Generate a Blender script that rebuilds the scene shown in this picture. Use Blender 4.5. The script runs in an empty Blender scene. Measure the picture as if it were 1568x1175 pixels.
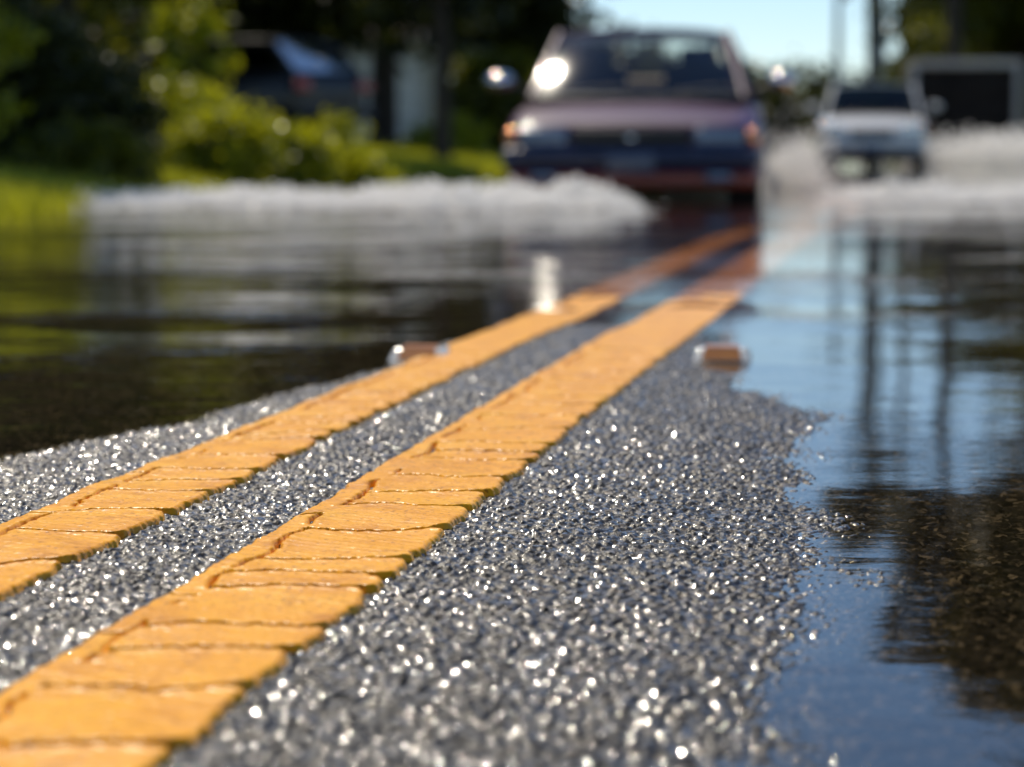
import bpy, bmesh, math, random
import numpy as np
from mathutils import Vector, Matrix
random.seed(3); RNG=np.random.default_rng(7)
scene=bpy.context.scene
COL=scene.collection
# ---------------------------------------------------------------- materials
def newmat(name):
    m=bpy.data.materials.new(name); m.use_nodes=True
    nt=m.node_tree; nt.nodes.clear()
    out=nt.nodes.new('ShaderNodeOutputMaterial')
    return m,nt,out
def N(nt,t,**kw):
    n=nt.nodes.new(t)
    for k,v in kw.items():
        if k in n.inputs: n.inputs[k].default_value=v
        else: setattr(n,k,v)
    return n
def ramp(nt,stops):
    r=nt.nodes.new('ShaderNodeValToRGB'); e=r.color_ramp.elements
    e[0].position=stops[0][0]; e[0].color=(*stops[0][1],1)
    e[1].position=stops[-1][0]; e[1].color=(*stops[-1][1],1)
    for p,c in stops[1:-1]:
        x=e.new(p); x.color=(*c,1)
    return r
def simple(name,c1,c2,scale=20,rough=.5,metal=0,coat=0,coatr=.05,bump=0,bscale=None,spec=.5):
    m,nt,out=newmat(name); L=nt.links
    tc=N(nt,'ShaderNodeTexCoord'); no=N(nt,'ShaderNodeTexNoise',Scale=scale,Detail=4.0)
    L.new(tc.outputs['Object'],no.inputs['Vector'])
    r=ramp(nt,[(.3,c1),(.7,c2)]); L.new(no.outputs['Fac'],r.inputs[0])
    p=N(nt,'ShaderNodeBsdfPrincipled'); L.new(r.outputs[0],p.inputs['Base Color'])
    p.inputs['Roughness'].default_value=rough; p.inputs['Metallic'].default_value=metal
    p.inputs['Coat Weight'].default_value=coat; p.inputs['Coat Roughness'].default_value=coatr
    p.inputs['Specular IOR Level'].default_value=spec
    if bump:
        n2=N(nt,'ShaderNodeTexNoise',Scale=bscale or scale*4,Detail=3.0); L.new(tc.outputs['Object'],n2.inputs['Vector'])
        b=N(nt,'ShaderNodeBump',Strength=1.0,Distance=bump); L.new(n2.outputs['Fac'],b.inputs['Height']); L.new(b.outputs[0],p.inputs['Normal'])
    L.new(p.outputs[0],out.inputs[0]); return m
def leafmat(name,c1,c2,ctr,cs=.8):
    m,nt,out=newmat(name); L=nt.links
    g=N(nt,'ShaderNodeNewGeometry'); tc=N(nt,'ShaderNodeTexCoord')
    no=N(nt,'ShaderNodeTexNoise',Scale=cs,Detail=2.0); L.new(tc.outputs['Object'],no.inputs['Vector'])
    a=N(nt,'ShaderNodeMath',operation='MULTIPLY_ADD'); L.new(g.outputs['Random Per Island'],a.inputs[0]); a.inputs[1].default_value=.5
    L.new(no.outputs['Fac'],a.inputs[2])
    r=ramp(nt,[(.4,c1),(1.0,c2)]); L.new(a.outputs[0],r.inputs[0])
    p=N(nt,'ShaderNodeBsdfPrincipled',Roughness=.4); L.new(r.outputs[0],p.inputs['Base Color'])
    mx=N(nt,'ShaderNodeMix',data_type='RGBA',blend_type='MULTIPLY'); mx.inputs[0].default_value=1
    L.new(r.outputs[0],mx.inputs[6]); mx.inputs[7].default_value=(*ctr,1)
    t=N(nt,'ShaderNodeBsdfTranslucent'); L.new(mx.outputs[2],t.inputs[0])
    ad=N(nt,'ShaderNodeMixShader'); ad.inputs[0].default_value=.5
    L.new(p.outputs[0],ad.inputs[1]); L.new(t.outputs[0],ad.inputs[2]); L.new(ad.outputs[0],out.inputs[0])
    return m
def glassmat(name,tint,refl=1.5,rough=.02,extra=0.0):
    m,nt,out=newmat(name); L=nt.links
    f=N(nt,'ShaderNodeFresnel',IOR=refl); t=N(nt,'ShaderNodeBsdfTransparent'); t.inputs[0].default_value=(*tint,1)
    g=N(nt,'ShaderNodeBsdfGlossy',Roughness=rough); mx=N(nt,'ShaderNodeMixShader')
    a=N(nt,'ShaderNodeMath',operation='ADD'); a.use_clamp=True; a.inputs[1].default_value=extra
    L.new(f.outputs[0],a.inputs[0]); L.new(a.outputs[0],mx.inputs[0]); L.new(t.outputs[0],mx.inputs[1]); L.new(g.outputs[0],mx.inputs[2])
    L.new(mx.outputs[0],out.inputs[0]); return m

def asphalt():
    m,nt,out=newmat('wet_asphalt'); L=nt.links
    tc=N(nt,'ShaderNodeTexCoord')
    v=N(nt,'ShaderNodeTexVoronoi',Scale=165.0); L.new(tc.outputs['Object'],v.inputs['Vector'])
    sep=N(nt,'ShaderNodeSeparateColor'); L.new(v.outputs['Color'],sep.inputs[0])
    r=ramp(nt,[(0,(.012,.011,.010)),(.55,(.033,.030,.028)),(.85,(.068,.060,.051)),(1,(.22,.185,.145))]); L.new(sep.outputs[0],r.inputs[0])
    p=N(nt,'ShaderNodeBsdfPrincipled',Roughness=.4); L.new(r.outputs[0],p.inputs['Base Color'])
    # wet film: only where the surface is above the water level (z = 0)
    sp=N(nt,'ShaderNodeSeparateXYZ'); L.new(tc.outputs['Object'],sp.inputs[0])
    mr=N(nt,'ShaderNodeMapRange'); L.new(sp.outputs[2],mr.inputs[0])
    for i,q in zip((1,2,3,4),(-.002,.0,0.0,1.0)): mr.inputs[i].default_value=q
    # film thickness differs from stone to stone and in broad patches
    r2=ramp(nt,[(.46,(.04,)*3),(.74,(1.0,)*3)]); L.new(sep.outputs[1],r2.inputs[0])
    pn=N(nt,'ShaderNodeTexNoise',Scale=6.0,Detail=2.0); L.new(tc.outputs['Object'],pn.inputs['Vector'])
    pr=ramp(nt,[(.35,(.65,)*3),(.65,(1.0,)*3)]); L.new(pn.outputs['Fac'],pr.inputs[0])
    mu0=N(nt,'ShaderNodeMath',operation='MULTIPLY'); L.new(pr.outputs[0],mu0.inputs[0]); L.new(r2.outputs[0],mu0.inputs[1])
    mu=N(nt,'ShaderNodeMath',operation='MULTIPLY'); L.new(mr.outputs[0],mu.inputs[0]); L.new(mu0.outputs[0],mu.inputs[1])
    L.new(mu.outputs[0],p.inputs['Coat Weight'])
    mu2=N(nt,'ShaderNodeMath',operation='MULTIPLY'); L.new(mr.outputs[0],mu2.inputs[0]); mu2.inputs[1].default_value=.12
    L.new(mu2.outputs[0],p.inputs['Specular IOR Level'])
    p.inputs['Coat Roughness'].default_value=.075; p.inputs['Coat IOR'].default_value=1.62
    n2=N(nt,'ShaderNodeTexNoise',Scale=420.0,Detail=3.0); L.new(tc.outputs['Object'],n2.inputs['Vector'])
    b=N(nt,'ShaderNodeBump',Strength=1.0,Distance=.0010); L.new(n2.outputs['Fac'],b.inputs['Height'])
    L.new(b.outputs[0],p.inputs['Normal'])
    n3=N(nt,'ShaderNodeTexNoise',Scale=330.0,Detail=1.0); L.new(tc.outputs['Object'],n3.inputs['Vector'])
    b2=N(nt,'ShaderNodeBump',Strength=1.0,Distance=.0005); L.new(n3.outputs['Fac'],b2.inputs['Height']); L.new(b2.outputs[0],p.inputs['Coat Normal'])
    L.new(p.outputs[0],out.inputs[0]); return m
def yellow():
    m,nt,out=newmat('yellow_thermoplastic'); L=nt.links
    tc=N(nt,'ShaderNodeTexCoord')
    n=N(nt,'ShaderNodeTexNoise',Scale=14.0,Detail=6.0,Roughness=.65); L.new(tc.outputs['Object'],n.inputs['Vector'])
    r=ramp(nt,[(.28,(.68,.27,.005)),(.5,(.86,.38,.006)),(.75,(.89,.44,.010))]); L.new(n.outputs['Fac'],r.inputs[0])
    n4=N(nt,'ShaderNodeTexNoise',Scale=180.0,Detail=3.0); L.new(tc.outputs['Object'],n4.inputs['Vector'])
    r4=ramp(nt,[(.3,(.5,.42,.36)),(.42,(1,1,1))]); L.new(n4.outputs['Fac'],r4.inputs[0])
    n5=N(nt,'ShaderNodeTexNoise',Scale=35.0,Detail=5.0,Roughness=.7); L.new(tc.outputs['Object'],n5.inputs['Vector'])
    r5=ramp(nt,[(.34,(.76,.70,.64)),(.48,(1,1,1))]); L.new(n5.outputs['Fac'],r5.inputs[0])
    mx=N(nt,'ShaderNodeMix',data_type='RGBA',blend_type='MULTIPLY'); mx.inputs[0].default_value=1
    L.new(r.outputs[0],mx.inputs[6]); L.new(r4.outputs[0],mx.inputs[7])
    mx2=N(nt,'ShaderNodeMix',data_type='RGBA',blend_type='MULTIPLY'); mx2.inputs[0].default_value=1
    L.new(mx.outputs[2],mx2.inputs[6]); L.new(r5.outputs[0],mx2.inputs[7])
    p=N(nt,'ShaderNodeBsdfPrincipled',Roughness=.34); L.new(mx2.outputs[2],p.inputs['Base Color'])
    p.inputs['Specular IOR Level'].default_value=.18
    n2=N(nt,'ShaderNodeTexNoise',Scale=220.0,Detail=4.0); L.new(tc.outputs['Object'],n2.inputs['Vector'])
    b=N(nt,'ShaderNodeBump',Strength=1.0,Distance=.0008); L.new(n2.outputs['Fac'],b.inputs['Height']); L.new(b.outputs[0],p.inputs['Normal'])
    L.new(p.outputs[0],out.inputs[0]); return m
def watermat():
    m,nt,out=newmat('flood_water'); L=nt.links
    tc=N(nt,'ShaderNodeTexCoord')
    def noise(sx,sy,det,rot=-6):
        mp=N(nt,'ShaderNodeMapping'); mp.inputs['Scale'].default_value=(sx,sy,1); mp.inputs['Rotation'].default_value=(0,0,math.radians(rot))
        L.new(tc.outputs['Object'],mp.inputs['Vector'])
        n=N(nt,'ShaderNodeTexNoise',Scale=1.0,Detail=det); L.new(mp.outputs[0],n.inputs['Vector']); return n
    a=noise(4.0,7.0,2.0); c=noise(18.0,30.0,2.0,10); pch=noise(.7,.9,2.0); big=noise(1.2,1.6,1.0,20)
    sp=N(nt,'ShaderNodeSeparateXYZ'); L.new(tc.outputs['Object'],sp.inputs[0])
    def MR(src,vals):
        mr=N(nt,'ShaderNodeMapRange'); L.new(src,mr.inputs[0])
        for i,v in zip((1,2,3,4),vals): mr.inputs[i].default_value=v
        return mr.outputs[0]
    def M(op,x,y):
        n=N(nt,'ShaderNodeMath',operation=op)
        for i,q in enumerate((x,y)):
            if isinstance(q,(int,float)): n.inputs[i].default_value=q
            else: L.new(q,n.inputs[i])
        return n.outputs[0]
    amp=M('MULTIPLY',MR(sp.outputs[1],(2.8,5.2,.4,1.15)),MR(pch.outputs['Fac'],(.42,.62,.35,1.7)))
    amp=M('MULTIPLY',amp,MR(sp.outputs[1],(7.0,10.0,1.0,.6)))
    amp=M('MULTIPLY',amp,MR(sp.outputs[0],(-.75,-.05,2.7,.55)))
    h=M('ADD',M('MULTIPLY',a.outputs['Fac'],.0048),M('MULTIPLY',c.outputs['Fac'],.0012))
    h=M('ADD',h,M('MULTIPLY',big.outputs['Fac'],.004))
    h=M('MULTIPLY',h,amp)
    b=N(nt,'ShaderNodeBump',Strength=1.0,Distance=1.0); L.new(h,b.inputs['Height'])
    f=N(nt,'ShaderNodeFresnel',IOR=1.33); L.new(b.outputs[0],f.inputs['Normal'])
    t=N(nt,'ShaderNodeBsdfTransparent'); t.inputs[0].default_value=(.74,.69,.58,1)
    g=N(nt,'ShaderNodeBsdfGlossy',Roughness=.035); L.new(b.outputs[0],g.inputs['Normal']); g.inputs[0].default_value=(1,1,1,1)
    mx=N(nt,'ShaderNodeMixShader'); L.new(f.outputs[0],mx.inputs[0]); L.new(t.outputs[0],mx.inputs[1]); L.new(g.outputs[0],mx.inputs[2])
    L.new(mx.outputs[0],out.inputs[0]); return m
def groundmat():
    m,nt,out=newmat('grass_ground'); L=nt.links
    tc=N(nt,'ShaderNodeTexCoord')
    n=N(nt,'ShaderNodeTexNoise',Scale=1.3,Detail=6.0); L.new(tc.outputs['Object'],n.inputs['Vector'])
    r=ramp(nt,[(.3,(.06,.08,.015)),(.55,(.14,.17,.03)),(.8,(.20,.21,.05))]); L.new(n.outputs['Fac'],r.inputs[0])
    p=N(nt,'ShaderNodeBsdfPrincipled',Roughness=.9); L.new(r.outputs[0],p.inputs['Base Color'])
    n2=N(nt,'ShaderNodeTexNoise',Scale=25.0,Detail=4.0); L.new(tc.outputs['Object'],n2.inputs['Vector'])
    b=N(nt,'ShaderNodeBump',Strength=1.0,Distance=.05); L.new(n2.outputs['Fac'],b.inputs['Height']); L.new(b.outputs[0],p.inputs['Normal'])
    L.new(p.outputs[0],out.inputs[0]); return m

M_ASPH=asphalt(); M_YEL=yellow(); M_WATER=watermat(); M_GROUND=groundmat()
M_LEAFD=leafmat('oak_leaves',(.012,.018,.004),(.06,.075,.010),(1.1,.95,.4))
M_LEAFS=leafmat('shrub_leaves',(.10,.13,.008),(.42,.46,.02),(1.3,1.15,.4),1.6)
M_LEAFM=leafmat('hedge_leaves',(.035,.05,.006),(.19,.20,.015),(1.2,1.1,.4),1.6)
M_GRASSB=leafmat('grass_blades',(.16,.20,.015),(.44,.46,.04),(1.2,1.1,.4),2)
M_LEAFP=leafmat('pine_needles',(.03,.03,.009),(.11,.095,.025),(1,.9,.5))
M_BARK=simple('bark',(.03,.023,.018),(.08,.06,.045),8,.9,bump=.02)
M_FOAM,_nt,_o=newmat('foam')
_d=N(_nt,'ShaderNodeBsdfPrincipled',Roughness=.2); _d.inputs['Base Color'].default_value=(.95,.94,.92,1)
_t=N(_nt,'ShaderNodeBsdfTranslucent'); _t.inputs[0].default_value=(1,.99,.97,1)
_m=N(_nt,'ShaderNodeMixShader'); _m.inputs[0].default_value=.7
_nt.links.new(_d.outputs[0],_m.inputs[1]); _nt.links.new(_t.outputs[0],_m.inputs[2]); _nt.links.new(_m.outputs[0],_o.inputs[0])

# ---------------------------------------------------------------- mesh helpers
def mesh_obj(name,V,polys,mats,smooth=True,parent=None):
    me=bpy.data.meshes.new(name)
    V=np.asarray(V,dtype=np.float32); me.vertices.add(len(V)); me.vertices.foreach_set('co',V.ravel())
    loops=np.concatenate([np.asarray(p,dtype=np.int32).ravel() for p,_ in polys])
    tot=np.concatenate([np.full(len(p),np.asarray(p).shape[1],dtype=np.int32) for p,_ in polys])
    mi=np.concatenate([np.full(len(p),k,dtype=np.int32) for p,k in polys])
    st=np.concatenate([[0],np.cumsum(tot)[:-1]]).astype(np.int32)
    me.loops.add(len(loops)); me.loops.foreach_set('vertex_index',loops)
    me.polygons.add(len(tot)); me.polygons.foreach_set('loop_start',st)
    me.polygons.foreach_set('material_index',mi)
    me.update(calc_edges=True); me.validate()
    me.polygons.foreach_set('use_smooth',np.full(len(me.polygons),smooth))
    for m in mats: me.materials.append(m)
    o=bpy.data.objects.new(name,me); COL.objects.link(o)
    if parent: o.parent=parent
    return o
def grid_faces(nr,nc):
    i=np.arange(nr-1)[:,None]*nc+np.arange(nc-1)[None,:]
    i=i.ravel(); return np.stack([i,i+1,i+nc+1,i+nc],1)
class MB:
    def __init__(s): s.V=[];s.P=[];s.n=0
    def add(s,V,F,mat=0):
        V=np.asarray(V,float).reshape(-1,3); F=np.asarray(F)
        s.V.append(V); s.P.append((F+s.n,mat)); s.n+=len(V)
    def tube(s,pts,rad,mat=0,seg=8):
        pts=[Vector(p) for p in pts]; R=[]
        for i,p in enumerate(pts):
            d=(pts[min(i+1,len(pts)-1)]-pts[max(i-1,0)]).normalized()
            a=d.cross(Vector((0.3,.95,.1)));
            if a.length<.05: a=d.cross(Vector((1,0,0)))
            a.normalize(); b=d.cross(a)
            for k in range(seg):
                t=2*math.pi*k/seg; R.append(p+(a*math.cos(t)+b*math.sin(t))*rad[i])
        F=[]
        for i in range(len(pts)-1):
            for k in range(seg):
                F.append([i*seg+k,i*seg+(k+1)%seg,(i+1)*seg+(k+1)%seg,(i+1)*seg+k])
        s.add([tuple(r) for r in R],F,mat)
    def leaves(s,C,size,mat=1,flat=0.0):
        n=len(C); u=RNG.normal(size=(n,3)); u[:,2]*=(1-flat); u/=np.linalg.norm(u,axis=1)[:,None]
        w=RNG.normal(size=(n,3)); w-=u*(u*w).sum(1)[:,None]; w/=np.linalg.norm(w,axis=1)[:,None]
        sz=(size*RNG.uniform(.6,1.4,n))[:,None]
        V=np.stack([C-u*sz,C+w*sz*.45,C+u*sz,C-w*sz*.45],1).reshape(-1,3)
        s.add(V,np.arange(4*n).reshape(n,4),mat)
    def obj(s,name,mats,smooth=False,parent=None):
        return mesh_obj(name,np.concatenate(s.V),s.P,mats,smooth,parent)

# ---------------------------------------------------------------- road frame
_cy=np.array([-10,0,20,25,30,35,40,45,50,55,60,65,70,400.])
_cx=[]
for y in _cy:
    if y<=20: _cx.append(-.6+.1665*y)
    else:
        q=min(y,70)-20; _cx.append(2.73+.1665*(q-q*q/100))
_cx=np.array(_cx)
def C(Y): return np.interp(Y,_cy,_cx)
LY=[-3,1.3,1.8,2.2,2.67,3.1,3.4,3.75,4.5,4.9,5.2]; LS=[-1.2,-.98,-.78,-.6,-.43,-.32,-.30,-.24,-.22,-.20,-.2]
RY=[-3,1.36,1.67,2.07,2.4,2.73,3.0,3.2,3.45,3.92,4.7,5.0,5.2]; RS=[.47,.51,.525,.52,.49,.475,.475,.455,.36,.26,.19,.2,.2]
def lumps(s,Y):
    return (np.sin(s*19+Y*7.3+1)+np.sin(s*31-Y*13.1+2.2)+np.sin(s*11.3+Y*23+.4)+np.sin(s*47+Y*29))*.0005
def base_z(s,Y):
    Lb=np.interp(Y,LY,LS); Rb=np.interp(Y,RY,RS)
    tl=s-Lb; tr=Rb-s; t=np.minimum(tl,tr)
    up=np.interp(Y,[4.3,5.0],[.012,0.0])
    a=np.where(tr<tl,np.interp(Y,[3.6,5],[.018,.045]),.045)
    z=np.where(t>0,up*(1-np.exp(-np.maximum(t,0)/.15)),-a*(1-np.exp(np.minimum(t,0)/.42)))
    z=z+np.interp(Y,[-3,4.4,5.2,6.5,8,9.5,11,15,60,90,130,400],[0,0,-.0058,-.0078,-.0085,-.012,-.03,-.14,-.15,-.1,.15,.4])
    fade=np.clip((6.5-Y)/1.6,0,1)
    return z+lumps(s,Y)*fade
T=RNG.random((256,256,4))
def stones(x,y,cell,h0,h1):
    ix=np.floor(x/cell).astype(int); iy=np.floor(y/cell).astype(int); H=np.zeros_like(x)
    for dx in (-1,0,1):
        for dy in (-1,0,1):
            r=T[(ix+dx)%256,(iy+dy)%256]
            cx=(ix+dx+r[...,0])*cell; cy=(iy+dy+r[...,1])*cell
            rad=cell*(.42+.35*r[...,2]); d2=((x-cx)**2+(y-cy)**2)/rad**2
            H=np.maximum(H,np.sqrt(np.maximum(1-d2,0))*(h0+(h1-h0)*r[...,3]))
    return H
def build_road():
    ss=np.concatenate([np.linspace(-3.6,-.60,44),np.arange(-.58,.70,.0016),np.linspace(.72,3.6,44)])
    fy=[1.24]
    while fy[-1]<4.75: fy.append(fy[-1]*1.00105)
    Ys=np.concatenate([np.linspace(-3,1.2,40),fy,np.geomspace(4.78,380,190)])
    S,Y=np.meshgrid(ss,Ys)
    Z=base_z(S,Y)
    m=(S>-.585)&(S<.705)&(Y>1.23)&(Y<4.76)
    st=stones(S[m],Y[m],.0076,.0006,.0038); st2=stones(S[m]+3.1,Y[m]+1.7,.0044,.0003,.0013)
    Z[m]+=st+st2-.0026
    X=C(Y)+S
    V=np.stack([X,Y,Z],-1).reshape(-1,3)
    mesh_obj('asphalt_road',V,[(grid_faces(len(Ys),len(ss)),0)],[M_ASPH])
build_road()
def n1(x,step,seed,amp):
    r=np.random.default_rng(seed).uniform(-1,1,8192); q=np.asarray(x)/step+2000
    i=np.floor(q).astype(int); f=q-i; f=f*f*(3-2*f)
    return amp*(r[i%8192]*(1-f)+r[(i+1)%8192]*f)
def build_line(name,s0,s1,seed):
    r=np.random.default_rng(seed)
    ss=np.arange(s0-.006,s1+.0061,.0016)
    Ys=np.concatenate([np.linspace(-2,1.12,20),np.arange(1.14,4.9,.0019),np.geomspace(4.92,120,220)])
    S,Y=np.meshgrid(ss,Ys)
    el=S-(s0+n1(Y,.02,seed+1,.002)+n1(Y,.005,seed+5,.001)); er=(s1+n1(Y,.03,seed+2,.003)+n1(Y,.006,seed+3,.0015))-S
    e=np.minimum(el,er)
    top=.0052+.0005*np.sin(Y*37+S*20)
    y=1.16; k=0
    vis=np.clip((4.2-Y)/1.4,.15,1)
    slong=s0+.026+n1(Y,.06,seed+9,.007)+n1(Y,.011,seed+10,.0022)
    pil=np.zeros_like(S)+9
    while y<4.1:
        k+=1
        yc=y+n1(S,.035,seed+20+k,.010)+n1(S,.009,seed+60+k,.003)+n1(S,.004,seed+160+k,.0014)+(S-s0)*r.uniform(-.12,.14)
        w=r.uniform(.0003,.0020)*(1+n1(S,.012,seed+200+k,.8))+.011*np.clip(1-er/.022,0,1)**2+.005*np.clip(1-np.abs(S-slong)/.012,0,1)**2
        d=np.abs(Y-yc)-w*vis
        d=np.where(S>slong-.001,d,9)
        pil=np.minimum(pil,d)
        y+=r.choice([.07,.10,.13,.15])*r.uniform(.85,1.15)
        if r.random()<.5:
            yy=y-r.uniform(.01,.06); d2=np.abs(Y-yy-n1(S,.02,seed+90+k,.006))-.0006; pil=np.minimum(pil,np.where(S<slong,d2,9))
    wl=n1(Y,.045,seed+11,.0028)-.0002
    dl=np.where(wl>-.0012,np.abs(S-slong)-np.maximum(wl,0)*vis,9)
    pil=np.minimum(pil,np.where((Y<4.1),dl,9))
    crk=np.clip(1-pil/.0024,0,1)
    edge=np.clip(e/.004,0,1)
    Z=base_z(S,Y)+top*np.sqrt(edge)*1.0
    lip=.0008*np.exp(-((pil-.006)/.005)**2)*(Y<4.1)
    grit=stones(S*1.0+.5,Y*1.0,.0068,.0,.0004)+(n1(S*3+Y*5,.02,seed+400,.0003))
    Z=Z+lip+grit*(Y<4.9)
    near=(Y<4.1)
    Z=np.where(near,Z-crk**1.2*.0095,Z)
    Z=np.where(e<=0,base_z(S,Y)-.006,Z)
    far=Y>4.9
    Z=np.where(far&(e>0),base_z(S,Y)+.0064,Z)
    X=C(Y)+S
    mesh_obj(name,np.stack([X,Y,Z],-1).reshape(-1,3),[(grid_faces(len(Ys),len(ss)),0)],[M_YEL])
build_line('yellow_road_line',.04,.192,100)
build_line('yellow_road_line',-.212,-.080,300)

# ground
SLY=[-50,5,8,10,14,17,20,28,60,400]; SLS=[-5,-4.6,-4.1,-3.72,-4.3,-4.8,-5.2,-5.1,-4.6,-4.6]
def ground_z(s,Y):
    sl=np.interp(Y,SLY,SLS)
    sr=4.6
    dl=sl-s; dr=s-sr
    def rise(d): return np.where(d>0,.9*(1-np.exp(-np.maximum(d,0)/9))+.05*(1-np.exp(-np.maximum(d,0)/.3)),np.maximum(d*.12,-.25))
    z=np.maximum(rise(dl),rise(dr))
    inside=(s>-3.65)&(s<3.65)
    z=np.where(inside,-.3,z)
    far=np.interp(Y,[-50,90,130,400],[0,0,.12,.37])
    return z+far
ss=np.concatenate([-np.geomspace(400,12,30),np.linspace(-11.5,-3.7,60),[-3.6,-3.5,0,3.7,3.8],np.linspace(3.9,12,30),np.geomspace(13,400,25)])
Ys=np.concatenate([np.linspace(-50,4,12),np.linspace(4.5,40,120),np.geomspace(41,900,50)])
S,Y=np.meshgrid(ss,Ys); Zg=ground_z(S,Y)+np.where(np.abs(S)>4,.02*np.sin(S*2.1+Y)+.02*np.sin(Y*1.7-S),0)
mesh_obj('ground',np.stack([C(Y)+S,Y,Zg],-1).reshape(-1,3),[(grid_faces(len(Ys),len(ss)),0)],[M_GROUND])
mesh_obj('flood_water',[(-80,-8,0),(90,-8,0),(90,118,0),(-80,118,0)],[(np.array([[0,1,2,3]]),0)],[M_WATER],False)

# reflectors
M_AMB=simple('amber_reflector',(.40,.12,.01),(.5,.17,.015),60,.35,coat=.2)
M_RBODY=simple('reflector_body',(.7,.68,.6),(.8,.78,.7),60,.2,coat=1)
def marker(X,Y,z):
    e=bpy.data.objects.new('road_reflector',None); COL.objects.link(e); e.location=(X,Y,z); e.rotation_euler=(0,0,-.12)
    b=MB(); w,d,h=.048,.05,.020
    V=[(-w,-d,0),(w,-d,0),(w,d,0),(-w,d,0),(-w*.86,-d*.55,h),(w*.86,-d*.55,h),(w*.86,d*.55,h),(-w*.86,d*.55,h)]
    b.add(V,[[0,1,5,4],[1,2,6,5],[2,3,7,6],[3,0,4,7],[4,5,6,7]],0)
    o=b.obj('housing',[M_RBODY],False,e); bv=o.modifiers.new('b','BEVEL'); bv.width=.006; bv.segments=4
    for p in o.data.polygons: p.use_smooth=True
    b=MB(); k=.68
    def pt(u,t):
        return (u*w*(1-.14*t)*k, -d+(d*.45)*t-.0025, h*t+.0012)
    b.add([pt(-1,.06),pt(1,.06),pt(1,.95),pt(-1,.95)],[[0,1,2,3]],0)
    b.obj('lens',[M_AMB],False,e)
    part=MB(); part.add([(-w*.58,-d*.5,h+.0018),(w*.58,-d*.5,h+.0018),(w*.58,d*.5,h+.0018),(-w*.58,d*.5,h+.0018)],[[0,1,2,3]],0); part.obj('cap',[M_AMB],False,e)
marker(-.150,3.98,.001); marker(.348,3.98,.001)

# ---------------------------------------------------------------- vegetation
def clumps(center,rad,nc,nl,cr):
    c=RNG.normal(size=(nc,3)); c/=np.linalg.norm(c,axis=1)[:,None]; c*=RNG.uniform(.35,1,(nc,1))**.6
    c=c*np.array(rad)+np.array(center)
    r=cr*RNG.uniform(.5,1.3,nc)
    P=np.repeat(c,nl,0)+RNG.normal(size=(nc*nl,3))*np.repeat(r,nl)[:,None]*np.array([1,1,.7])*.6
    return c,P
def gz(X,Y): return float(ground_z(np.array(X-C(Y)),np.array(Y)))
def tree(name,X,Y,H,crown_lo,rx,mat,trunk_r=.2,nc=70,nl=170,leaf=.16,cr=.9,lean=0):
    g=gz(X,Y); b=MB()
    top=Vector((lean,0,H*.8))
    pts=[Vector((0,0,-.2)),Vector((lean*.2+.05,0,H*.25)),Vector((lean*.5-.08,.05,H*.5)),top]
    b.tube(pts,[trunk_r*1.3,trunk_r,trunk_r*.75,trunk_r*.2],0,10)
    zc=(crown_lo+H)/2; c,P=clumps((lean*.6,0,zc),(rx,rx*.8,(H-crown_lo)/2),nc,nl,cr)
    for q in c[::4]:
        q=Vector(q); t=min(.9,max(.3,(q.z-1.2)/H)); s0=Vector((lean*t,0,H*.8*t))
        mid=(s0+q)/2+Vector((0,0,-.2)); b.tube([s0,mid,q],[trunk_r*.35,trunk_r*.2,trunk_r*.06],0,5)
    P=P[P[:,2]>.3]
    b.leaves(P,leaf,1)
    o=b.obj(name,[M_BARK,mat],False); o.location=(X,Y,g); return o
tree('oak_tree',-9.0,40,10,.9,4.0,M_LEAFM,.3,110,160,.19,1.1)
tree('oak_tree',-7.2,52,10,1.2,4.0,M_LEAFD,.28,110,160,.2,1.1)
tree('oak_tree',-4.8,49,9,1.8,2.8,M_LEAFD,.24,90,160,.2,1.0)
tree('oak_tree',-2.5,47,9.5,2.2,3.0,M_LEAFD,.24,90,160,.19,1.0)
tree('oak_tree',-.95,33,7.0,2.4,2.0,M_LEAFD,.10,60,140,.14,.8,lean=-.2)
tree('oak_tree',-5.5,30,7,1.9,2.2,M_LEAFM,.16,80,150,.14,.8)
tree('oak_tree',-7.3,26,7,.9,2.5,M_LEAFM,.2,95,150,.12,.8)
tree('oak_tree',-4.3,19,5.5,.5,1.2,M_LEAFD,.12,75,140,.075,.5)
tree('oak_tree',-14,60,13,1,5,M_LEAFD,.3,100,150,.25,1.3)
tree('oak_tree',-.2,75,11,1.6,3.0,M_LEAFD,.3,90,150,.24,1.1)
# right tall pines
tree('pine_tree',11.2,62,13.0,8.2,1.5,M_LEAFP,.2,30,90,.2,.7)
tree('pine_tree',12.9,58,14.0,7.0,2.0,M_LEAFP,.2,46,100,.2,.8)
tree('pine_tree',14.4,66,14,7,2.2,M_LEAFP,.22,50,110,.2,.8)
tree('pine_tree',10.6,72,12.0,9.4,1.1,M_LEAFP,.15,18,80,.2,.6)
tree('oak_tree',14.3,68,6.2,.5,2.4,M_LEAFM,.2,80,140,.2,.9)
tree('oak_tree',12.8,72,5.4,.3,1.6,M_LEAFD,.2,60,140,.2,.8)
tree('oak_tree',11.3,64,3.6,.3,.9,M_LEAFM,.12,30,120,.16,.5)
def shrub(name,X,Y,H,rx,mat,nc=60,nl=110,leaf=.055,cr=.28):
    b=MB(); g=gz(X,Y)
    c,P=clumps((0,0,H*.45),(rx,rx*.7,H*.42),nc,nl,cr); P=P[P[:,2]>-.1]
    for q in c[::6]: b.tube([(0,0,0),tuple(q*np.array([.4,.4,.6])),tuple(q)],[.03,.02,.008],0,5)
    b.leaves(P,leaf,1); o=b.obj(name,[M_BARK,mat],False); o.location=(X,Y,g-.05)
shrub('leafy_shrub',-3.05,22,.98,.42,M_LEAFS,50,100,.05,.22)
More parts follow.
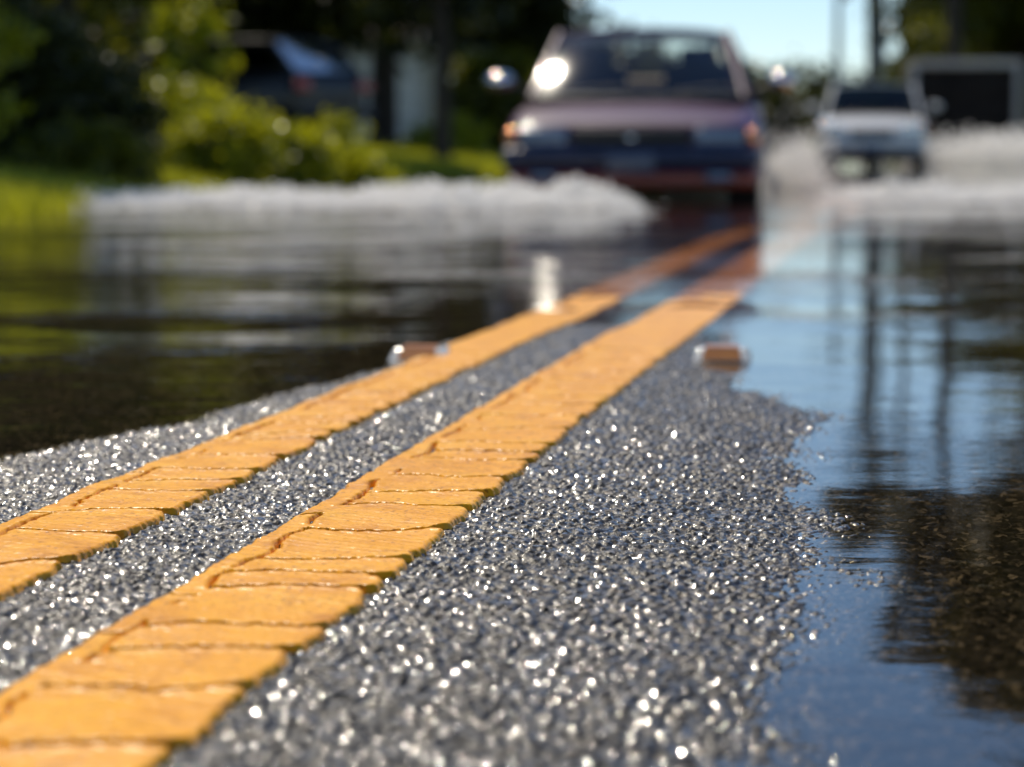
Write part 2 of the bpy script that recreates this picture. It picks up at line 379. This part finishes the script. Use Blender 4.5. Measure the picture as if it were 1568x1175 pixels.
shrub('leafy_shrub',-2.55,21,.76,.4,M_LEAFS,50,100,.05,.22)
shrub('leafy_shrub',-2.1,22,.60,.4,M_LEAFS,50,100,.05,.2)
shrub('leafy_shrub',-1.65,23,.42,.36,M_LEAFS,50,100,.05,.18)
shrub('leafy_shrub',-1.75,24,.85,.16,M_LEAFS,14,80,.05,.14)
shrub('leafy_shrub',-3.7,17.5,1.5,.40,M_LEAFD,60,100,.055,.25)
shrub('leafy_shrub',-3.4,17.8,1.2,.42,M_LEAFD,60,100,.05,.25)
shrub('leafy_shrub',-3.05,18.2,1.0,.30,M_LEAFD,50,100,.05,.2)
shrub('leafy_shrub',-3.62,16.6,1.75,.22,M_LEAFS,10,70,.05,.16)  # sunlit clump before the dark foliage: sunlight put into the brighter leaf colour
shrub('leafy_shrub',-3.2,24,2.3,.35,M_LEAFS,16,70,.06,.2)
shrub('leafy_shrub',-3.0,17.0,.42,.4,M_LEAFM,50,100,.05,.18)
shrub('leafy_shrub',-.4,50,2.2,.8,M_LEAFM,60,110,.12,.4)
shrub('leafy_shrub',-1.0,40,.6,.5,M_LEAFS,30,90,.09,.25)
shrub('leafy_shrub',-.25,44,2.2,.6,M_LEAFM,50,110,.12,.35)
shrub('leafy_shrub',2.6,90,5.0,2.2,M_LEAFD,60,110,.25,.9)
shrub('leafy_shrub',6.6,95,4.6,2.4,M_LEAFD,70,110,.25,.9)
shrub('leafy_shrub',9.8,100,3.6,1.6,M_LEAFD,60,110,.25,.8)
# grass bank
b=MB()
n=42000; Yq=np.concatenate([RNG.uniform(7,34,30000),RNG.uniform(26,60,12000)]); sl=np.interp(Yq,SLY,SLS)
sq=sl+.12-RNG.exponential(1.3,n); Xq=C(Yq)+sq; zq=ground_z(sq,Yq)
h=RNG.uniform(.04,.15,n); a=RNG.uniform(0,6.28,n); w=.008+.006*RNG.random(n)
w=w*(1+(Yq>26)*1.2)
lx=RNG.normal(0,.03,n); ly=RNG.normal(0,.03,n)
V=np.stack([np.stack([Xq-np.cos(a)*w,Yq-np.sin(a)*w,zq-.01],1),np.stack([Xq+np.cos(a)*w,Yq+np.sin(a)*w,zq-.01],1),np.stack([Xq+lx,Yq+ly,zq+h],1)],1).reshape(-1,3)
b.add(V,np.arange(3*n).reshape(n,3),0); b.obj('grass_bank',[M_GRASSB])
b=MB(); Ps=[]
for X in np.arange(-60,80,2.4):
    Y=150+RNG.uniform(-8,8); H=RNG.uniform(3.2,5.0)+ (3 if (X<8 or X>30) else 0)+(3 if X<0 else 0)
    b.tube([(X,Y,0),(X,Y,H*.6)],[.25,.15],0,6)
    c,P=clumps((X,Y,H*.58+.3),(2.2,2,H*.45),16,60,1.1); Ps.append(P)
b.leaves(np.concatenate(Ps),.35,1); b.obj('distant_trees',[M_BARK,M_LEAFD])

def part_box(name,parent,c,s,mat,bev=.01,seg=3,rot=(0,0,0),taper=None):
    bm=bmesh.new(); bmesh.ops.create_cube(bm,size=1)
    for v in bm.verts:
        v.co=Vector((v.co.x*s[0],v.co.y*s[1],v.co.z*s[2]))
        if taper and v.co.z>0: v.co.x*=taper[0]; v.co.y*=taper[1]
    if bev: bmesh.ops.bevel(bm,geom=bm.edges[:],offset=min(bev,min(s)*.45),segments=seg,profile=.5,affect='EDGES')
    me=bpy.data.meshes.new(name); bm.to_mesh(me); bm.free()
    for p in me.polygons: p.use_smooth=bev>0
    me.materials.append(mat); o=bpy.data.objects.new(name,me); COL.objects.link(o); o.parent=parent
    o.location=c; o.rotation_euler=rot; return o
def part_ell(name,parent,c,s,mat):
    bm=bmesh.new(); bmesh.ops.create_icosphere(bm,subdivisions=4,radius=1)
    for v in bm.verts: v.co=Vector((v.co.x*s[0],v.co.y*s[1],v.co.z*s[2]))
    me=bpy.data.meshes.new(name); bm.to_mesh(me); bm.free()
    for p in me.polygons: p.use_smooth=True
    me.materials.append(mat); o=bpy.data.objects.new(name,me); COL.objects.link(o); o.parent=parent; o.location=c; return o
# ---------------------------------------------------------------- vehicles
M_PURP=simple('purple_paint',(.040,.004,.045),(.055,.006,.058),3,.45,metal=0,coat=.30,coatr=.06,spec=.12)
M_WHITE=simple('white_paint',(.66,.66,.64),(.72,.72,.70),3,.3,coat=1.0,coatr=.08)
M_DARKP=simple('dark_blue_paint',(.006,.008,.014),(.009,.011,.02),3,.4,coat=.5,coatr=.08,spec=.2)
M_BLACK=simple('black_plastic',(.008,.008,.01),(.016,.016,.018),30,.5)
M_TRIM=simple('blue_grey_bumper',(.010,.018,.060),(.016,.026,.08),10,.3,coat=.5)
M_RUB=simple('rubber',(.012,.012,.012),(.03,.028,.025),30,.8)
M_CHR=simple('chrome',(.75,.75,.78),(.8,.8,.82),10,.1,metal=1)
M_LAMP=simple('headlight_glass',(.06,.09,.15),(.10,.15,.24),50,.25,metal=.3,coat=1,coatr=.08)
M_LAMPB=simple('clear_headlight',(.6,.6,.62),(.8,.8,.8),50,.15,metal=.8,coat=1)
M_ORA=simple('amber_lens',(.7,.25,.08),(.8,.3,.1),30,.1,metal=.8,coat=1,coatr=.08)
M_RED=simple('red_lens',(.4,.02,.02),(.45,.03,.02),30,.2,coat=.8)
M_RSTRIPE=simple('red_orange_valance',(.22,.03,.012),(.28,.045,.018),20,.35,coat=.5)
M_SEAT=simple('seat_cloth',(.03,.04,.09),(.05,.06,.12),40,.9)
M_DASH=simple('dashboard',(.46,.34,.22),(.56,.43,.29),10,.7)
M_GLASS=glassmat('car_glass',(.88,.9,.86),1.42,.055)
M_GLASSD=glassmat('tinted_glass',(.08,.13,.12),1.45,.07,.0)
def car(name,loc,ang,paint,D,glass=M_GLASS,bumper=M_TRIM,val=M_RSTRIPE,lamp=M_LAMP,scale=(1,1,1),mirror=None):
    e=bpy.data.objects.new(name,None); COL.objects.link(e); e.location=loc; e.rotation_euler=(0,0,ang); e.scale=scale
    st=D['st']; rings=[]
    for (y,hw,zb,zs,zc) in st:
        h=zs-zb
        half=[(0,zb),(.6*hw,zb),(.9*hw,zb+.03),(.985*hw,zb+.15*h),(hw,zb+.45*h),(hw*.985,zb+.75*h),(.955*hw,zs-.03),(.86*hw,zs+.02),(.5*hw,zc),(0,zc+.004)]
        ring=[(x,y,z) for x,z in half]+[(-x,y,z) for x,z in half[-2:0:-1]]
        rings.append(ring)
    n=len(rings[0]); V=[p for r in rings for p in r]; F=[]
    for i in range(len(rings)-1):
        for k in range(n): F.append([i*n+k,i*n+(k+1)%n,(i+1)*n+(k+1)%n,(i+1)*n+k])
    V2=list(V); c0=len(V2); V2.append((0,st[0][0]-.01,(st[0][2]+st[0][3])/2)); c1=len(V2); V2.append((0,st[-1][0]+.01,(st[-1][2]+st[-1][3])/2))
    Tt=[[c0,(k+1)%n,k] for k in range(n)]+[[c1,(len(rings)-1)*n+k,(len(rings)-1)*n+(k+1)%n] for k in range(n)]
    o=mesh_obj('body',V2,[(np.array(F),0),(np.array(Tt),0)],[paint],True,e)
    sb=o.modifiers.new('s','SUBSURF'); sb.levels=2; sb.render_levels=2
    G=D['gh']
    (yb0,hb0,zb0),(yr0,hr0,zr0),(yr1,hr1,zr1),(yb1,hb1,zb1)=G
    nu,nv=13,13; Vr=[];
    for i in range(nv):
        t=i/(nv-1); y=yr0-.04+(yr1-yr0+.08)*t
        for j in range(nu):
            u=-1+2*j/(nu-1); hw=(hr0*(1-t)+hr1*t)+.035
            z=(zr0*(1-t)+zr1*t)+.045*(1-abs(u)**2.5)+.03*math.sin(math.pi*t)-.05*max(0,abs(u)-.85)/.15
            Vr.append((u*hw,y,z))
    o=mesh_obj('roof',Vr,[(grid_faces(nv,nu),0)],[paint],True,e)
    so=o.modifiers.new('s','SOLIDIFY'); so.thickness=.035
    def bar(nm,a,bb,w,mat=paint):
        m=MB(); a=Vector(a); bb=Vector(bb); m.tube([a,a*.5+bb*.5+Vector((0,0,.012)),bb],[w,w*.9,w*.9],0,10)
        m.obj(nm,[mat],True,e)
    for s in (-1,1):
        bar('a_pillar',(s*hb0,yb0,zb0-.03),(s*hr0,yr0,zr0),.038)
        bar('c_pillar',(s*hb1,yb1,zb1-.03),(s*hr1,yr1,zr1),.06)
        ym=(yb0+yb1)/2+.1
        bar('b_pillar',(s*(hb0+.1),ym,zb0-.02),(s*hr0,ym,zr0),.04,M_BLACK)
        bar('roof_rail',(s*hr0,yr0,zr0),(s*hr1,yr1,zr1),.035)
        bar('belt_rail',(s*hb0,yb0,zb0-.01),(s*hb1,yb1,zb1-.01),.03,M_BLACK)
        mesh_obj('side_window',[(s*hb0,yb0,zb0),(s*hb1,yb1,zb1),(s*hr1,yr1,zr1),(s*hr0,yr0,zr0)],[(np.array([[0,1,2,3]]),0)],[glass],False,e)
        part_ell('mirror_housing',e,(s*(hb0+.25),yb0+.42,zb0+.13),(.10,.07,.065),mirror or paint)
        bar('mirror_stalk',(s*(hb0+.06),yb0+.44,zb0+.05),(s*(hb0+.19),yb0+.42,zb0+.10),.02,M_BLACK)
    def pane(nm,yb,hb,zb,yr,hr,zr,bow):
        Vp=[]; nn=13; mm=25
        for i in range(nn):
            t=i/(nn-1)
            for j in range(mm):
                u=-1+2*j/(mm-1); Vp.append((u*(hb*(1-t)+hr*t),yb*(1-t)+yr*t+bow*(1-u*u),zb*(1-t)+zr*t+.02*math.sin(t*math.pi)))
        mesh_obj(nm,Vp,[(grid_faces(nn,mm),0)],[glass],True,e)
    pane('windshield',yb0,hb0,zb0,yr0,hr0,zr0,D.get('bow',-.09)); pane('rear_window',yb1,hb1,zb1,yr1,hr1,zr1,.07)
    part_box('cowl',e,(0,yb0-.08,zb0-.015),(hb0*1.9,.16,.05),M_BLACK,.02)
    for s in (-.45,.25): bar('wiper',(s,yb0-.16,zb0+.03),(s+.42,yb0-.12,zb0+.07),.009,M_BLACK)
    part_box('dashboard',e,(0,yb0+.42,zb0-.04),(hb0*1.8,.5,.16),M_DASH,.05)
    for s in (-1,1):
        part_box('front_seat',e,(s*.37,yb0+1.4,zb0-.02),(.48,.14,.6),M_SEAT,.06,rot=(-.2,0,0))
        part_box('headrest',e,(s*.37,yb0+1.48,zb0+.33),(.26,.1,.17),M_SEAT,.045)
    part_box('rear_seat',e,(0,yb1-.55,zb0-.05),(1.2,.16,.5),M_DASH,.06,rot=(-.25,0,0))
    tor=MB(); pts=[(.37+.18*math.cos(t),yb0+.75-.07*math.sin(t),zb0+.05+.17*math.sin(t)) for t in np.linspace(0,2*math.pi,25)]
    tor.tube(pts,[.014]*25,0,6); tor.obj('steering_wheel',[M_BLACK],True,e)
    fy=st[0][0]; f=D['front']; hw=st[1][1]
    part_box('grille',e,(0,fy+.0,f['gz']),(f['gw'],.06,f['gh']),M_BLACK,.012)
    for k in range(4): part_box('grille_slat',e,(0,fy-.035,f['gz']-f['gh']*.38+f['gh']*.25*k),(f['gw']*.94,.012,.008),M_BLACK,.003)
    part_box('badge',e,(0,fy-.045,f['gz']),(.05,.02,.03),M_CHR,.008)
    for s in (-1,1):
        part_box('headlight',e,(s*f['lx'],fy+.03,f['gz']+f.get('lz',0)),(f['lw'],.12,f['gh']),lamp,.03,4,rot=(0,0,s*.14))
        part_ell('indicator',e,(s*(f['lx']+f['lw']*.5+.045),fy+.09,f['gz']+f.get('lz',0)),(.055,.09,f['gh']*.5),M_ORA)
        part_box('tail_light',e,(s*hw*.8,st[-1][0]-.0,st[-1][3]-.12),(.3,.1,.16),M_RED,.03)
        part_box('fog_lamp',e,(s*f['lx'],fy-.10,f['bz']-.12),(.16,.03,.06),M_LAMP,.012)
    part_box('front_bumper',e,(0,fy+.03,f['bz']),(hw*2.04,.26,.15),bumper,.06,5)
    part_box('bumper_strip',e,(0,fy-.103,f['bz']+.01),(hw*1.85,.02,.03),M_BLACK,.008)
    part_box('front_valance',e,(0,fy+.06,f['bz']-.14),(hw*1.96,.2,.11),val,.04,4)
    part_box('license_plate',e,(0,fy-.118,f['bz']-.03),(.3,.008,.14),M_TRIM,.003)
    part_box('rear_bumper',e,(0,st[-1][0]-.02,f['bz']),(hw*2.0,.22,.17),bumper,.06,5)
    R=D['wr']
    for yw in D['wy']:
        for s in (-1,1):
            m=MB(); x0=s*(hw-.0); 
            prof=[(.0,R*.3),(.0,R*.62),(.0,R*.66),(.012,R*.9),(-.02,R),(-.17,R),(-.2,R*.9),(-.2,R*.5)]
            Vw=[];seg=32
            for (dx,r) in prof:
                for k in range(seg):
                    t=2*math.pi*k/seg; Vw.append((x0+s*dx,yw+r*math.cos(t),R+r*math.sin(t)))
            F=[[i*seg+k,i*seg+(k+1)%seg,(i+1)*seg+(k+1)%seg,(i+1)*seg+k] for i in range(2,len(prof)-1) for k in range(seg)]
            F2=[[i*seg+k,i*seg+(k+1)%seg,(i+1)*seg+(k+1)%seg,(i+1)*seg+k] for i in range(0,2) for k in range(seg)]
            m.add(Vw,F,0); m.P.append((np.array(F2),1))
            m.obj('wheel',[M_RUB,M_CHR],True,e)
            mm=MB(); cV=[(x0+s*.004-s*.015,yw,R)]+[(x0-s*.011,yw+(R+.06)*math.cos(2*math.pi*k/32),R+(R+.06)*math.sin(2*math.pi*k/32)) for k in range(32)]
            mm.add(cV,[[0,k+1,(k+1)%32+1] for k in range(32)],0); mm.obj('wheel_arch',[M_BLACK],False,e)
    return e
SED=dict(st=[(0,.70,.32,.60,.61),(.06,.80,.24,.655,.675),(.35,.84,.2,.70,.74),(1.0,.855,.19,.79,.85),(2.2,.86,.19,.85,.88),(3.3,.855,.2,.86,.89),(3.7,.845,.2,.87,.92),(4.3,.83,.25,.86,.91),(4.45,.76,.32,.78,.84)],
 gh=[(1.0,.71,.85),(1.9,.58,1.33),(3.0,.57,1.33),(3.65,.68,.91)],bow=-.16,
 front=dict(gz=.56,gw=.74,gh=.13,lx=.55,lw=.32,bz=.42),wr=.3,wy=(.78,3.45))
SUV=dict(st=[(0,.74,.34,.72,.74),(.06,.86,.28,.80,.84),(.4,.9,.24,.92,.98),(1.1,.92,.24,1.02,1.07),(2.4,.93,.24,1.06,1.09),(3.6,.92,.25,1.07,1.1),(4.3,.9,.28,1.07,1.1),(4.55,.84,.36,1.0,1.02)],
 gh=[(1.1,.78,1.05),(1.75,.66,1.54),(3.9,.66,1.52),(4.4,.74,1.08)],
 front=dict(gz=.72,gw=.7,gh=.15,lx=.64,lw=.36,bz=.5,lz=.07),wr=.36,wy=(.85,3.6))
ax=math.atan(.095)
car('purple_sedan',(.80,16.3,-.15),-ax,M_PURP,SED,scale=(1.07,1,1),mirror=M_CHR)
car('white_suv',(5.85,39.5,-.16),-.16,M_WHITE,SUV,M_GLASSD,M_WHITE,M_BLACK,M_LAMPB)
car('dark_suv',(-6.9,42.7,gz(-4.0,41)-.05),math.radians(-127),M_DARKP,SUV,M_GLASSD,M_DARKP,M_BLACK,scale=(1.1,1.1,1.12))

M_GREYF=simple('trailer_frame',(.35,.34,.33),(.45,.44,.42),5,.5,metal=.2)
M_DARKD=simple('trailer_dark_panel',(.012,.01,.01),(.025,.022,.02),4,.8,spec=.1)
e=bpy.data.objects.new('cargo_trailer',None); COL.objects.link(e); e.location=(8.95,48,-.15); e.rotation_euler=(0,0,-.12)
W,H0,H1=2.14,.5,2.15
part_box('box',e,(0,2.0,(H0+H1)/2),(W-.06,3.9,H1-H0-.04),M_DARKD,.02)
for s in (-1,1):
    part_box('rear_post',e,(s*(W/2-.06),0,(H0+H1)/2),(.12,.12,H1-H0),M_GREYF,.02)
    part_box('top_rail',e,(s*(W/2-.03),2.06,H1),(.08,4.0,.09),M_GREYF,.02)
    part_box('tail_light',e,(s*(W/2-.2),-.05,H0-.05),(.16,.05,.1),M_RED,.015)
    m=MB(); R=.36; seg=28; Vw=[]
    for dx,r in ((0,.1),(0,R*.6),(.02,R*.93),(-.02,R),(-.2,R),(-.22,R*.6)):
        for k in range(seg): t=2*math.pi*k/seg; Vw.append((s*(W/2-.02+dx),2.4+r*math.cos(t),R+r*math.sin(t)))
    m.add(Vw,[[i*seg+k,i*seg+(k+1)%seg,(i+1)*seg+(k+1)%seg,(i+1)*seg+k] for i in range(5) for k in range(seg)],0); m.obj('wheel',[M_RUB],True,e)
    part_box('fender',e,(s*(W/2+.06),2.4,.82),(.2,.95,.05),M_GREYF,.02)
part_box('rear_header',e,(0,0,H1-.02),(W-.25,.12,.14),M_GREYF,.02)
part_box('rear_sill',e,(0,0,H0),(W-.25,.14,.1),M_BLACK,.02)
for k in range(3): part_box('door_panel',e,(0,.035,.72+.46*k),(W-.26,.03,.43),M_DARKD,.01)
M_WALL=simple('stucco',(.42,.40,.36),(.5,.48,.43),3,.9,bump=.01)
M_ROOF=simple('roof_shingles',(.12,.085,.065),(.18,.135,.11),6,.9,bump=.02)
M_WTRIM=simple('white_trim',(.7,.7,.68),(.78,.78,.76),5,.6)
M_WIN=simple('window_glass',(.02,.03,.04),(.03,.04,.05),4,.08,coat=1)
e=bpy.data.objects.new('suburban_house',None); COL.objects.link(e); e.location=(-8.1,66,gz(-8.1,66)-.1)
part_box('walls',e,(0,3.5,1.4),(12,7,2.8),M_WALL,0)
m=MB(); w=6.5; 
Vh=[(-w,-.6,2.75),(w,-.6,2.75),(w,7.6,2.75),(-w,7.6,2.75),(-w+2.5,3.5,4.7),(w-2.5,3.5,4.7)]
m.add(Vh,[[0,1,5,4],[2,3,4,5]],0); m.add(Vh,[[1,2,5],[3,0,4]],0); m.add([(v[0],v[1],v[2]-.01) for v in Vh[:4]],[[3,2,1,0]],0); m.obj('roof',[M_ROOF],False,e)
part_box('fascia',e,(0,-.63,2.68),(13,.05,.18),M_WTRIM,.01)
part_box('garage_door',e,(4.2,-.03,1.1),(2.8,.06,2.2),M_WTRIM,.01)
for k in range(3): part_box('garage_groove',e,(4.2,-.065,.55+.55*k),(2.7,.012,.03),M_BLACK,0)
for x in (-4,-1.2):
    part_box('window_frame',e,(x,-.03,1.5),(1.5,.08,1.2),M_WTRIM,.01); part_box('window_pane',e,(x,-.075,1.5),(1.3,.02,1.0),M_WIN,0)
    part_box('window_mullion',e,(x,-.09,1.5),(.05,.02,1.0),M_WTRIM,0)
part_box('front_door',e,(1.1,-.03,1.05),(.95,.06,2.1),M_ROOF,.01)
M_CONC=simple('weathered_pole',(.25,.29,.33),(.36,.40,.44),3,.85)
def pole(X,Y,H,r):
    e=bpy.data.objects.new('utility_pole',None); COL.objects.link(e); e.location=(X,Y,gz(X,Y)-.1)
    m=MB(); m.tube([(0,0,-.3),(0,0,H*.5),(0,0,H)],[r*1.15,r,r*.75],0,12); m.obj('pole',[M_CONC],True,e)
    for k,z in enumerate((H-.5,H-1.4)):
        part_box('crossarm',e,(0,r,z),(2.4,.12,.14),M_BARK,.01)
        for x in (-1.1,-.6,.6,1.1):
            mm=MB(); mm.tube([(x,r,z+.07),(x,r,z+.15),(x,r,z+.22)],[.04,.06,.03],0,8); mm.obj('insulator',[M_CONC],True,e)
    mm=MB(); mm.tube([(r+.25,0,H-2.9),(r+.25,0,H-2.1)],[.22,.22],0,14); mm.obj('transformer',[M_GREYF],True,e)
pole(13.55,90,12,.24); pole(15.9,98,13,.16); pole(14.7,110,9.6,.16)

# ---------------------------------------------------------------- foam and spray
ico=bmesh.new(); bmesh.ops.create_icosphere(ico,subdivisions=1,radius=1)
IV=np.array([v.co[:] for v in ico.verts]); IF=np.array([[v.index for v in f.verts] for f in ico.faces]); ico.free()
def drop_arrays(P,R,stretch=(1,1,.8)):
    n=len(P); V=(P[:,None,:]+IV[None]*R[:,None,None]*np.array(stretch)).reshape(-1,3)
    F=(IF[None]+(np.arange(n)*len(IV))[:,None,None]).reshape(-1,3)
    return V,F
def vn(x,y,sc,seed):
    r=np.random.default_rng(seed).random((128,128)); q=x/sc+50; p=y/sc+50
    i=np.floor(q).astype(int); j=np.floor(p).astype(int); f=q-i; g=p-j; f=f*f*(3-2*f); g=g*g*(3-2*g)
    a=r[i%128,j%128]; b_=r[(i+1)%128,j%128]; c_=r[i%128,(j+1)%128]; d_=r[(i+1)%128,(j+1)%128]
    return (a*(1-f)+b_*f)*(1-g)+(c_*(1-f)+d_*f)*g
def wake(name,x0,x1,yc,hw,hz,nd,seed,taper):
    """churned bow wave: a lumpy sheet of foam with loose droplets thrown off it"""
    xs=np.arange(x0,x1,.018); ys=np.arange(-1,1.0001,.018/hw)
    X,U=np.meshgrid(xs,ys); Yc=yc(X)+(vn(X,X*0,.35,seed)-.5)*.7
    Yy=Yc+U*hw
    ends=np.clip((X-x0)/taper[0],0,1)*np.clip((x1-X)/taper[1],0,1)
    env=np.clip(1-np.abs(U)**2.2,0,1)*ends
    lump=stones(X*1.0,Yy*.7,.21,.2,1.0)*.75+stones(X+1.3,Yy*.7+.4,.09,.2,1)*.4+vn(X,Yy,.03,seed+2)*.15
    big=.35+1.0*vn(X,Yy,.5,seed+1)**2
    Z=env*hz(X)*big*(.15+lump)+(vn(X,Yy,.12,seed+3)-.66)*.02*(1-env*.6)-.003
    V=np.stack([X,Yy,Z],-1).reshape(-1,3); F=grid_faces(len(ys),len(xs))
    m=MB(); m.add(V,F,0)
    pz=np.clip(V[:,2],0,None); pz/=pz.sum()
    k=RNG.choice(len(V),nd,p=pz)
    P=V[k]+RNG.normal(0,.02,(len(k),3)); P[:,2]=np.abs(P[:,2])+RNG.exponential(.010,len(k))
    dv,df=drop_arrays(P,RNG.uniform(.005,.017,len(k)),(1,1,1)); m.add(dv,df,0)
    m.obj(name,[M_FOAM],True)
wake('water_splash',-2.95,.80,lambda x:14.6-.30*(x+1),1.4,lambda x:.075+.04*np.clip((x+1.2)/1.6,0,1),12000,11,(.9,.45))
wake('water_splash',1.9,4.8,lambda x:15.3+.12*x,1.2,lambda x:.08+0*x,6500,31,(.35,.4))
def spray(name,n,c,s,r0,r1):
    P=RNG.normal(size=(n,3))*np.array(s)+np.array(c); P[:,2]=np.abs(P[:,2])
    V,F=drop_arrays(P,RNG.uniform(r0,r1,n),(1,1,1)); mesh_obj(name,V,[(F,0)],[M_FOAM],True)
spray('water_spray',1700,(2.32,20,.0),(.11,.7,.19),.008,.018)
spray('water_spray',8500,(9.0,44,.0),(.75,1.0,.22),.016,.04)
spray('water_spray',900,(4.95,42,.0),(.16,.8,.15),.012,.03)

# ---------------------------------------------------------------- light, sky, camera
sd=Vector((-.175,.625,.762)).normalized()
el=math.asin(sd.z); az=math.atan2(sd.x,sd.y)
w=bpy.data.worlds.new('World'); scene.world=w; w.use_nodes=True
nt=w.node_tree; bg=nt.nodes['Background']; sky=nt.nodes.new('ShaderNodeTexSky'); sky.sky_type='NISHITA'; sky.sun_disc=False
sky.sun_elevation=el; sky.sun_rotation=az; sky.air_density=.85; sky.dust_density=0.0; sky.ozone_density=4.5
nt.links.new(sky.outputs[0],bg.inputs[0]); bg.inputs[1].default_value=.115
sl=bpy.data.lights.new('sun','SUN'); sl.energy=5.0; sl.angle=math.radians(.5); sl.color=(1,.90,.74)
so=bpy.data.objects.new('sun',sl); COL.objects.link(so); so.rotation_euler=sd.to_track_quat('Z','Y').to_euler()
cam=bpy.data.cameras.new('camera'); co=bpy.data.objects.new('camera',cam); COL.objects.link(co)
co.location=(0,0,.35); co.rotation_euler=(math.radians(90-5.596),0,0)
cam.sensor_width=36; cam.lens=84.95; cam.clip_start=.05; cam.clip_end=3000
cam.dof.use_dof=True; cam.dof.focus_distance=2.2; cam.dof.aperture_fstop=4.6
scene.camera=co
scene.view_settings.view_transform='Standard'; scene.view_settings.look='None'; scene.view_settings.exposure=0
